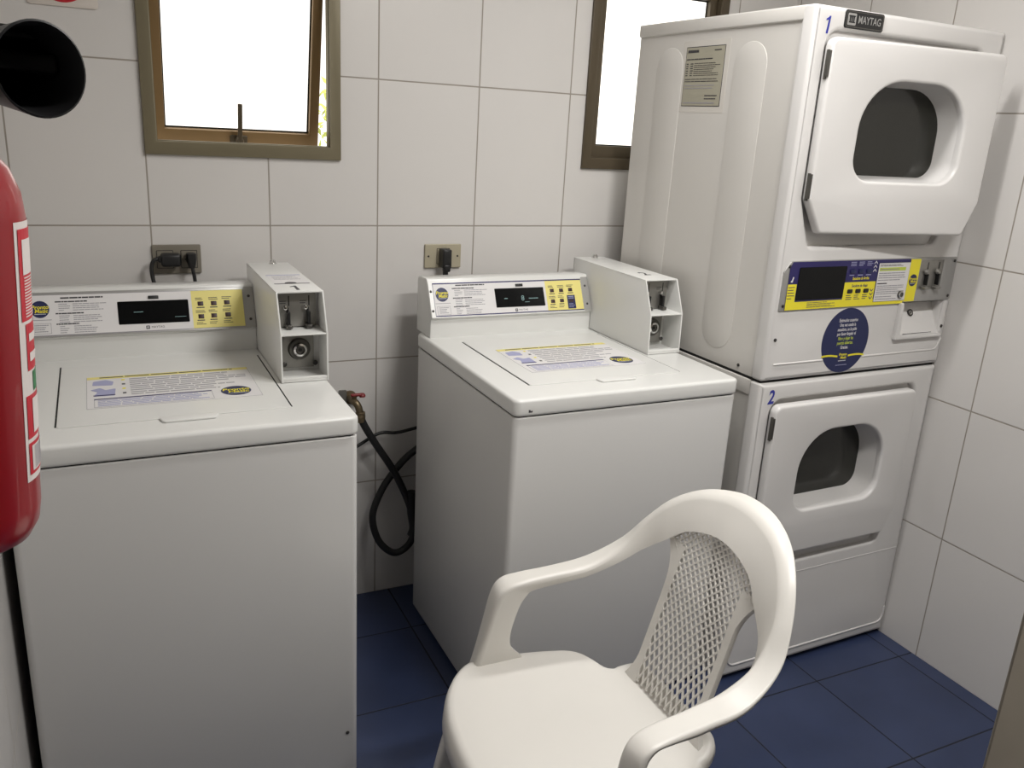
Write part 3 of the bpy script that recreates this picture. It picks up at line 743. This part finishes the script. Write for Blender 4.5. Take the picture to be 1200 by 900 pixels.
def section(i):
    P, Ee, G = cur[0][i], cur[1][i], cur[2][i]
    P = P + CO; Ee = Ee + CO; G = G + CO
    P = Vector((P.x-CO.x, P.y, P.z)); Ee = Vector((Ee.x-CO.x, Ee.y, Ee.z)); G = Vector((G.x-CO.x, G.y, G.z))
    w = Ee-P; f = G-P; wl, fl = w.length, f.length; w /= wl; f /= fl
    th = .005; r = .013; lip = .011; pts = []
    pts.append(Ee + f*th*.1); pts.append(Ee.lerp(P, .5))
    for k in range(5):
        a = math.pi/2 * k/4; pts.append(P + w*r*(1-math.sin(a)) + f*r*(1-math.cos(a)))
    pts.append(P.lerp(G, .55))
    r2 = .006
    for k in range(4):
        a = math.pi/2 * k/3; pts.append(G - f*r2*(1-math.sin(a)) + w*r2*(1-math.cos(a)))
    pts.append(G + w*lip); pts.append(G + w*lip - f*.004); pts.append(G - f*.004 + w*th*1.4)
    pts.append(P + f*(th+.004) + w*(th+.004)); pts.append(Ee.lerp(P,.5) + f*th); pts.append(Ee + f*th)
    return pts
def band_normals():
    secs = [section(i) for i in range(len(cur[0]))]; n = len(secs[0]); nm = []
    for a in range(len(secs)):
        row = []
        for k in range(n):
            du = secs[a][(k+1) % n] - secs[a][k-1]; dv = secs[min(a+1, len(secs)-1)][k] - secs[max(a-1, 0)][k]
            row.append(du.cross(dv).normalized())
        nm.append(row)
    return nm
BN = band_normals()
def band(i0, i1, name):
    b = M(); secs = [section(i) for i in range(i0, i1+1)]; n = len(secs[0])
    vs = [p - Vector((CO.x, CO.y, 0)) for s in secs for p in s]; fs = []
    for a in range(len(secs)-1):
        for k in range(n):
            j = (k+1) % n; fs.append((a*n+k, a*n+j, (a+1)*n+j, (a+1)*n+k))
    fs.append(tuple(range(n))); fs.append(tuple(reversed([(len(secs)-1)*n+k for k in range(n)])))
    b.quads(vs, fs, PLASTIC); bmesh.ops.recalc_face_normals(b.bm, faces=b.bm.faces)
    o = b.build(name, chair, smooth=0); me = o.data
    vn = []
    for k, v in enumerate(me.vertices):
        q = BN[i0 + k // n][k % n]
        vn.append(q if q.dot(v.normal) > 0 else -q)
    cn = []
    for p in me.polygons:
        p.use_smooth = True
        for li in p.loop_indices:
            q = vn[me.loops[li].vertex_index]; cn.append(tuple(q if len(p.vertices) == 4 and q.dot(p.normal) > .35 else p.normal))
    me.normals_split_custom_set(cn)
    return o
LAST = len(cur[0]) - 1
band(0, 2*NS, 'leg'); band(LAST-2*NS, LAST, 'leg')
band(2*NS, 8*NS, 'armrest'); band(LAST-8*NS, LAST-2*NS, 'armrest')
band(8*NS, LAST-8*NS, 'back_frame')
# rear legs
for s_ in (-1, 1):
    b = M(); secs = []
    for x, t_, z, w in ((1.150,.214,.395,.050),(1.178,.222,.32,.052),(1.235,.240,.16,.044),(1.290,.258,.0,.036)):
        o = Vector((x-CO.x, t_*s_, z)); q = s_
        secs.append([o + Vector(v) for v in ((-w,0,0),(-w*.3,.004*q,0),(0,0,0),(.004,-w*.35*q,0),(0,-w*.8*q,0),(-.006,-w*.8*q,0),(-.006,-.010*q,0),(-w,-.006*q,0))])
    fine = [catmull([s[k] for s in secs], 6) for k in range(8)]
    rows = list(zip(*fine)); vs = [p for r in rows for p in r]; fs = []
    for a in range(len(rows)-1):
        for k in range(8): fs.append((a*8+k, a*8+(k+1) % 8, (a+1)*8+(k+1) % 8, (a+1)*8+k))
    fs.append(tuple(range(8))); fs.append(tuple(reversed([(len(rows)-1)*8+k for k in range(8)])))
    b.quads(vs, fs, PLASTIC); bmesh.ops.recalc_face_normals(b.bm, faces=b.bm.faces); b.build('leg', chair, smooth=50)
# seat : dished shell with rolled front, notched rear sides
half = [(1.206,0),(1.206,.070),(1.203,.108),(1.194,.128),(1.178,.140),(1.160,.148),(1.145,.164),(1.134,.195),(1.118,.222),(1.085,.242),(1.010,.262),(.950,.272),(.908,.276),(.872,.268),(.835,.236),(.806,.195),(.787,.140),(.778,.070)]
outl = [Vector((x, t_, 0)) for x, t_ in half] + [Vector((.776, 0, 0))] + [Vector((x, -t_, 0)) for x, t_ in half[:0:-1]]
outl = catmull(outl, 3, True); n = len(outl); cen = Vector((1.0, 0, 0))
def seat_z(p):
    q = min(abs(p.y)/.235, 1); f = max(0, (.84-p.x)/.07)
    r = max(0, (p.x-1.12)/.085)
    return .435 - .015*(1-q*q) - .008*min(f, 1)**2 + .030*r**2
b = M(); vs = []; fs = []
rings = [(1.0, -.048, .012), (1.0, -.020, .009), (1.0, -.006, .004), (.985, 0, 0), (.95, 0, 0), (.88, 0, 0), (.76, 0, 0), (.6, 0, 0), (.4, 0, 0), (.2, 0, 0)]
for sc, dz, out in rings:
    for p in outl:
        d = (p-cen); q = cen + d*sc + d.normalized()*out
        dz2 = dz * (.45 if p.x > 1.16 else 1)
        q.z = seat_z(q) + dz2; vs.append((q.x-CO.x, q.y, q.z))
for a in range(len(rings)-1):
    for k in range(n): fs.append((a*n+k, a*n+(k+1) % n, (a+1)*n+(k+1) % n, (a+1)*n+k))
c0 = Vector(cen); vs.append((cen.x-CO.x, 0, seat_z(cen))); L_ = (len(rings)-1)*n
for k in range(n): fs.append((L_+k, L_+(k+1) % n, len(vs)-1))
b.quads(vs, fs, PLASTIC); bmesh.ops.recalc_face_normals(b.bm, faces=b.bm.faces)
seat = b.build('seat', chair, smooth=60)
sm = seat.modifiers.new('thickness', 'SOLIDIFY'); sm.thickness = .005; sm.offset = -1
# slot and scuffs on the seat
b = M(); b.plate(rect(-.016,-.0035,.016,.0035,.0034), .0006, BLACK, Matrix.Translation((.985-CO.x,-.148,seat_z(Vector((.985,-.148,0)))+.0004)) @ Matrix.Rotation(math.radians(-14),4,'Z')); b.build('drain_slot', seat)
# back : two posts and the lattice between them
EC = [p for p in cur[1]]
def e_line(t_):
    """height and depth of the inner edge of the back frame at the lateral place t"""
    best = min((p for p in EC if p.z > .64), key=lambda p: abs(p.y - t_))
    return best.z, best.x
def backpt(t_, z):
    return Vector((1.201 + .285*(z-.53) - .006*min((t_/.12)**2,1.2)*max(0,min((z-.62)/.1,1)) + .005*max(0,min((z-.66)/.08,1)), t_, z))
def halfw(z): return .090
b = M()
def post(s_):
    b = M(); ring = []
    for k in range(25):
        z = .428 + (.730-.428)*k/24; hw = halfw(z)
        wd = .016 + .026*max(0,(.500-z)/.072)**2 + .034*max(0,(z-.650)/.08)**2
        c = backpt(s_*hw, z); d = Vector((.0, s_, 0)); nn = Vector((1, 0, -.2)).normalized()
        ring.append([c - d*.003 - nn*.002, c + d*(wd-.002) - nn*.003, c + d*wd, c + d*wd + nn*.007, c - d*.003 + nn*.006])
    vs = [p - Vector((CO.x,0,0)) for r in ring for p in r]; fs = []
    for a in range(24):
        for k in range(5): fs.append((a*5+k, a*5+(k+1)%5, (a+1)*5+(k+1)%5, (a+1)*5+k))
    b.quads(vs, fs, PLASTIC)
    bmesh.ops.recalc_face_normals(b.bm, faces=b.bm.faces)
    b.build('back_post', chair, smooth=50)
post(-1); post(1)
b = M()
def strip(path, r):
    secs = []
    for i, p in enumerate(path):
        tg = (path[min(i+1, len(path)-1)] - path[max(i-1, 0)]).normalized(); nn = Vector((1,0,-.19)).normalized(); sd = tg.cross(nn).normalized()
        secs.append([p+sd*r-nn*.0015, p+sd*r+nn*.0025, p-sd*r+nn*.0025, p-sd*r-nn*.0015])
    vs = [q - Vector((CO.x,0,0)) for s in secs for q in s]
    fs = [(a*4+k, a*4+(k+1)%4, (a+1)*4+(k+1)%4, (a+1)*4+k) for a in range(len(secs)-1) for k in range(4)] + [(3,2,1,0), tuple(len(vs)-4+k for k in range(4))]
    b.quads(vs, fs, PLASTIC)
def g(z):
    q = (z-.445)/.35
    return .35*(.36*q + .40*q*q)
def inside(t_, z):
    if abs(t_) > .092 and z < .703 + (abs(t_)-.09)*.6: return False
    return abs(t_) < .136 and z <= e_line(t_)[0] + .008
for s_ in (-1, 1):
    for k in range(-34, 35):
        t0 = k*.0160 + .004; run = []
        for i in range(71):
            z = .440 + .356*i/70; t_ = t0 + s_*g(z)
            if inside(t_, z): run.append(backpt(t_, z))
            else:
                if len(run) > 1: strip(run, .0018)
                run = []
        if len(run) > 1: strip(run, .0018)
bmesh.ops.recalc_face_normals(b.bm, faces=b.bm.faces)
b.build('back_lattice', chair, smooth=0)

# ------------------------------------------------------------------ extinguisher and sign
ex = thing('fire_extinguisher', 'red fire extinguisher with black horn hanging on the left wall in the foreground', 'fire extinguisher', (.124,-1.575,1.118))
ex.rotation_euler = (0, math.radians(3.0), 0)
R_ = .061
b = M(); b.lathe([(0,0),(.040,.0),(.052,.008),(.059,.022),(R_,.040),(R_,.300),(.058,.322),(.050,.342),(.036,.358),(.022,.366),(.020,.380),(0,.380)], REDP, n=48); body = b.build('cylinder', ex, smooth=50)
def arc(a0, a1, z0, z1, m, rr, bb):
    n_ = 14; vs = []
    for k in range(n_+1):
        a = math.radians(a0+(a1-a0)*k/n_)
        for z in (z0, z1): vs.append((rr*math.cos(a), rr*math.sin(a), z))
    bb.quads(vs, [(2*k, 2*k+2, 2*k+3, 2*k+1) for k in range(n_)], m)
b = M()
arc(-30, 60, .068, .300, LABELW, R_+.0004, b); arc(-26, 55, .215, .294, LABELR, R_+.0008, b); arc(-21, 50, .255, .285, LABELW, R_+.0011, b)
arc(-21, 50, .170, .212, LABELR, R_+.0008, b); arc(-17, 50, .178, .186, LABELW, R_+.0011, b); arc(-17,50,.196,.203,LABELW,R_+.0011,b)
arc(-12, 50, .150, .168, LABELG, R_+.0008, b); arc(-26, 55, .108, .148, LABELR, R_+.0008, b); arc(-17, 50, .112, .144, LABELW, R_+.0011, b); arc(-26,55,.074,.104,LABELR,R_+.0008,b); arc(-22,50,.077,.101,LABELW,R_+.0011,b)
rdx = random.Random(9)
for k in range(14):
    z = .218 + k*.0026; arc(-20, -20+rdx.uniform(20,40), z, z+.0012, LABELW, R_+.0011, b)
    arc(-18, -18+rdx.uniform(15,40), .079+k*.0015, .0798+k*.0015, INKG, R_+.0014, b)
b.build('label', ex, smooth=0)
b = M(); b.lathe([(.022,.372),(.026,.374),(.026,.400),(.018,.404),(.018,.425),(0,.425)], BRASS, n=24)
b.box((-.03,-.012,.42),(.09,.012,.436),BLACK,.004); b.box((-.02,-.010,.445),(.085,.010,.455),BLACK,.004)
b.build('valve', ex)
b = M(); b.box((-.0918,-.030,.19),(-.058,.030,.25),STEEL,.003); b.build('wall_bracket', ex)
axis = Vector((.52,-.84,.02)).normalized(); zc = axis; xc = zc.cross(Vector((0,0,1))).normalized(); yc = zc.cross(xc)
mo = Vector((.2035-.124, -1.62+1.575, 1.5405-1.118))
HM = Matrix(((xc[0],yc[0],zc[0],mo[0]),(xc[1],yc[1],zc[1],mo[1]),(xc[2],yc[2],zc[2],mo[2]),(0,0,0,1)))
b = M(); b.lathe([(.0,-.150),(.010,-.150),(.011,-.125),(.018,-.105),(.030,-.052),(.0358,-.006),(.0368,0),(.0352,.001),(.0334,-.004),(.027,-.048),(.016,-.100),(0,-.103)], HORN, HM, 48)
b.build('horn', ex, smooth=50)
b = M(); end = HM @ Vector((0,0,-.146)); b.tube(catmull([end, end+Vector((-.02,.01,-.004)), Vector((.01,.012,.412)), Vector((0,0,.412))], 6), .009, BLACK); b.build('horn_pipe', ex)

t = thing('wall_sign', 'white sign plate with a red disc fixed high on the tiles at left', 'sign', (.2155,0,1.722))
b = M(); b.plate(rect(-.075,0,.075,.22,.008), .004, SIGNW, FY((0,0,0)), bev=.001); b.build('plate', t)
b = M(); b.plate([ellipse(0,.075,.062,.066,48), ellipse(0,.075,.048,.052,48)], .0006, SIGNR, FY((0,-.004,0))); b.plate(ellipse(0,.075,.0475,.0515,48), .0004, SIGNR, FY((0,-.004,0))); b.build('red_disc', t, smooth=0)

# ------------------------------------------------------------------ light
def ceiling_lamp(label, x, y, L, energy, wd=.10):
    lamp = thing('ceiling_lamp', label, 'lamp', (x, y, CH))
    b = M(); b.box((-L/2-.05,-.08,-.04),(L/2+.05,.08,0),CEIL,.006); b.build('housing', lamp)
    ld = bpy.data.lights.new('tube_light', 'AREA'); ld.shape = 'RECTANGLE'; ld.size = L; ld.size_y = wd; ld.energy = energy; ld.color = (1.0, .982, .955)
    lo = bpy.data.objects.new('tube_light', ld); COL.objects.link(lo); lo.parent = lamp; lo.location = (0,0,-.046)
ceiling_lamp('white ceiling light fitting nearest the doorway', 1.50, -1.90, .55, 25)
ceiling_lamp('white ceiling light fitting over the washing machines', 1.42, -.98, .6, 12)
sun = bpy.data.lights.new('sun', 'SUN'); sun.energy = 4; sun.angle = .01; sun.color = (1, .93, .8)
so = bpy.data.objects.new('sun', sun); COL.objects.link(so); so.rotation_euler = (math.radians(42), 0, math.radians(-15))
w = bpy.data.worlds.new('sky'); SC.world = w; w.use_nodes = True
bg = w.node_tree.nodes['Background']; bg.inputs['Color'].default_value = (1, .98, .95, 1); bg.inputs['Strength'].default_value = 1.6

# ------------------------------------------------------------------ camera
cd = bpy.data.cameras.new('camera'); cd.sensor_fit = 'HORIZONTAL'; cd.sensor_width = 36; cd.lens = 988.97/1200*36; cd.clip_start = .02
co = bpy.data.objects.new('camera', cd); COL.objects.link(co); SC.camera = co
r = (.9028022,-.42656732,.05466731); u = (.07839306,.28821984,.95434996); f = (.42285071,.85730371,-.29364542)
co.matrix_world = Matrix(((r[0],u[0],-f[0],.25960),(r[1],u[1],-f[1],-2.41611),(r[2],u[2],-f[2],1.51492),(0,0,0,1)))
SC.view_settings.view_transform = 'Standard'; SC.view_settings.look = 'None'; SC.view_settings.gamma = 1; SC.view_settings.exposure = 0.0
SC.view_settings.use_curve_mapping = False
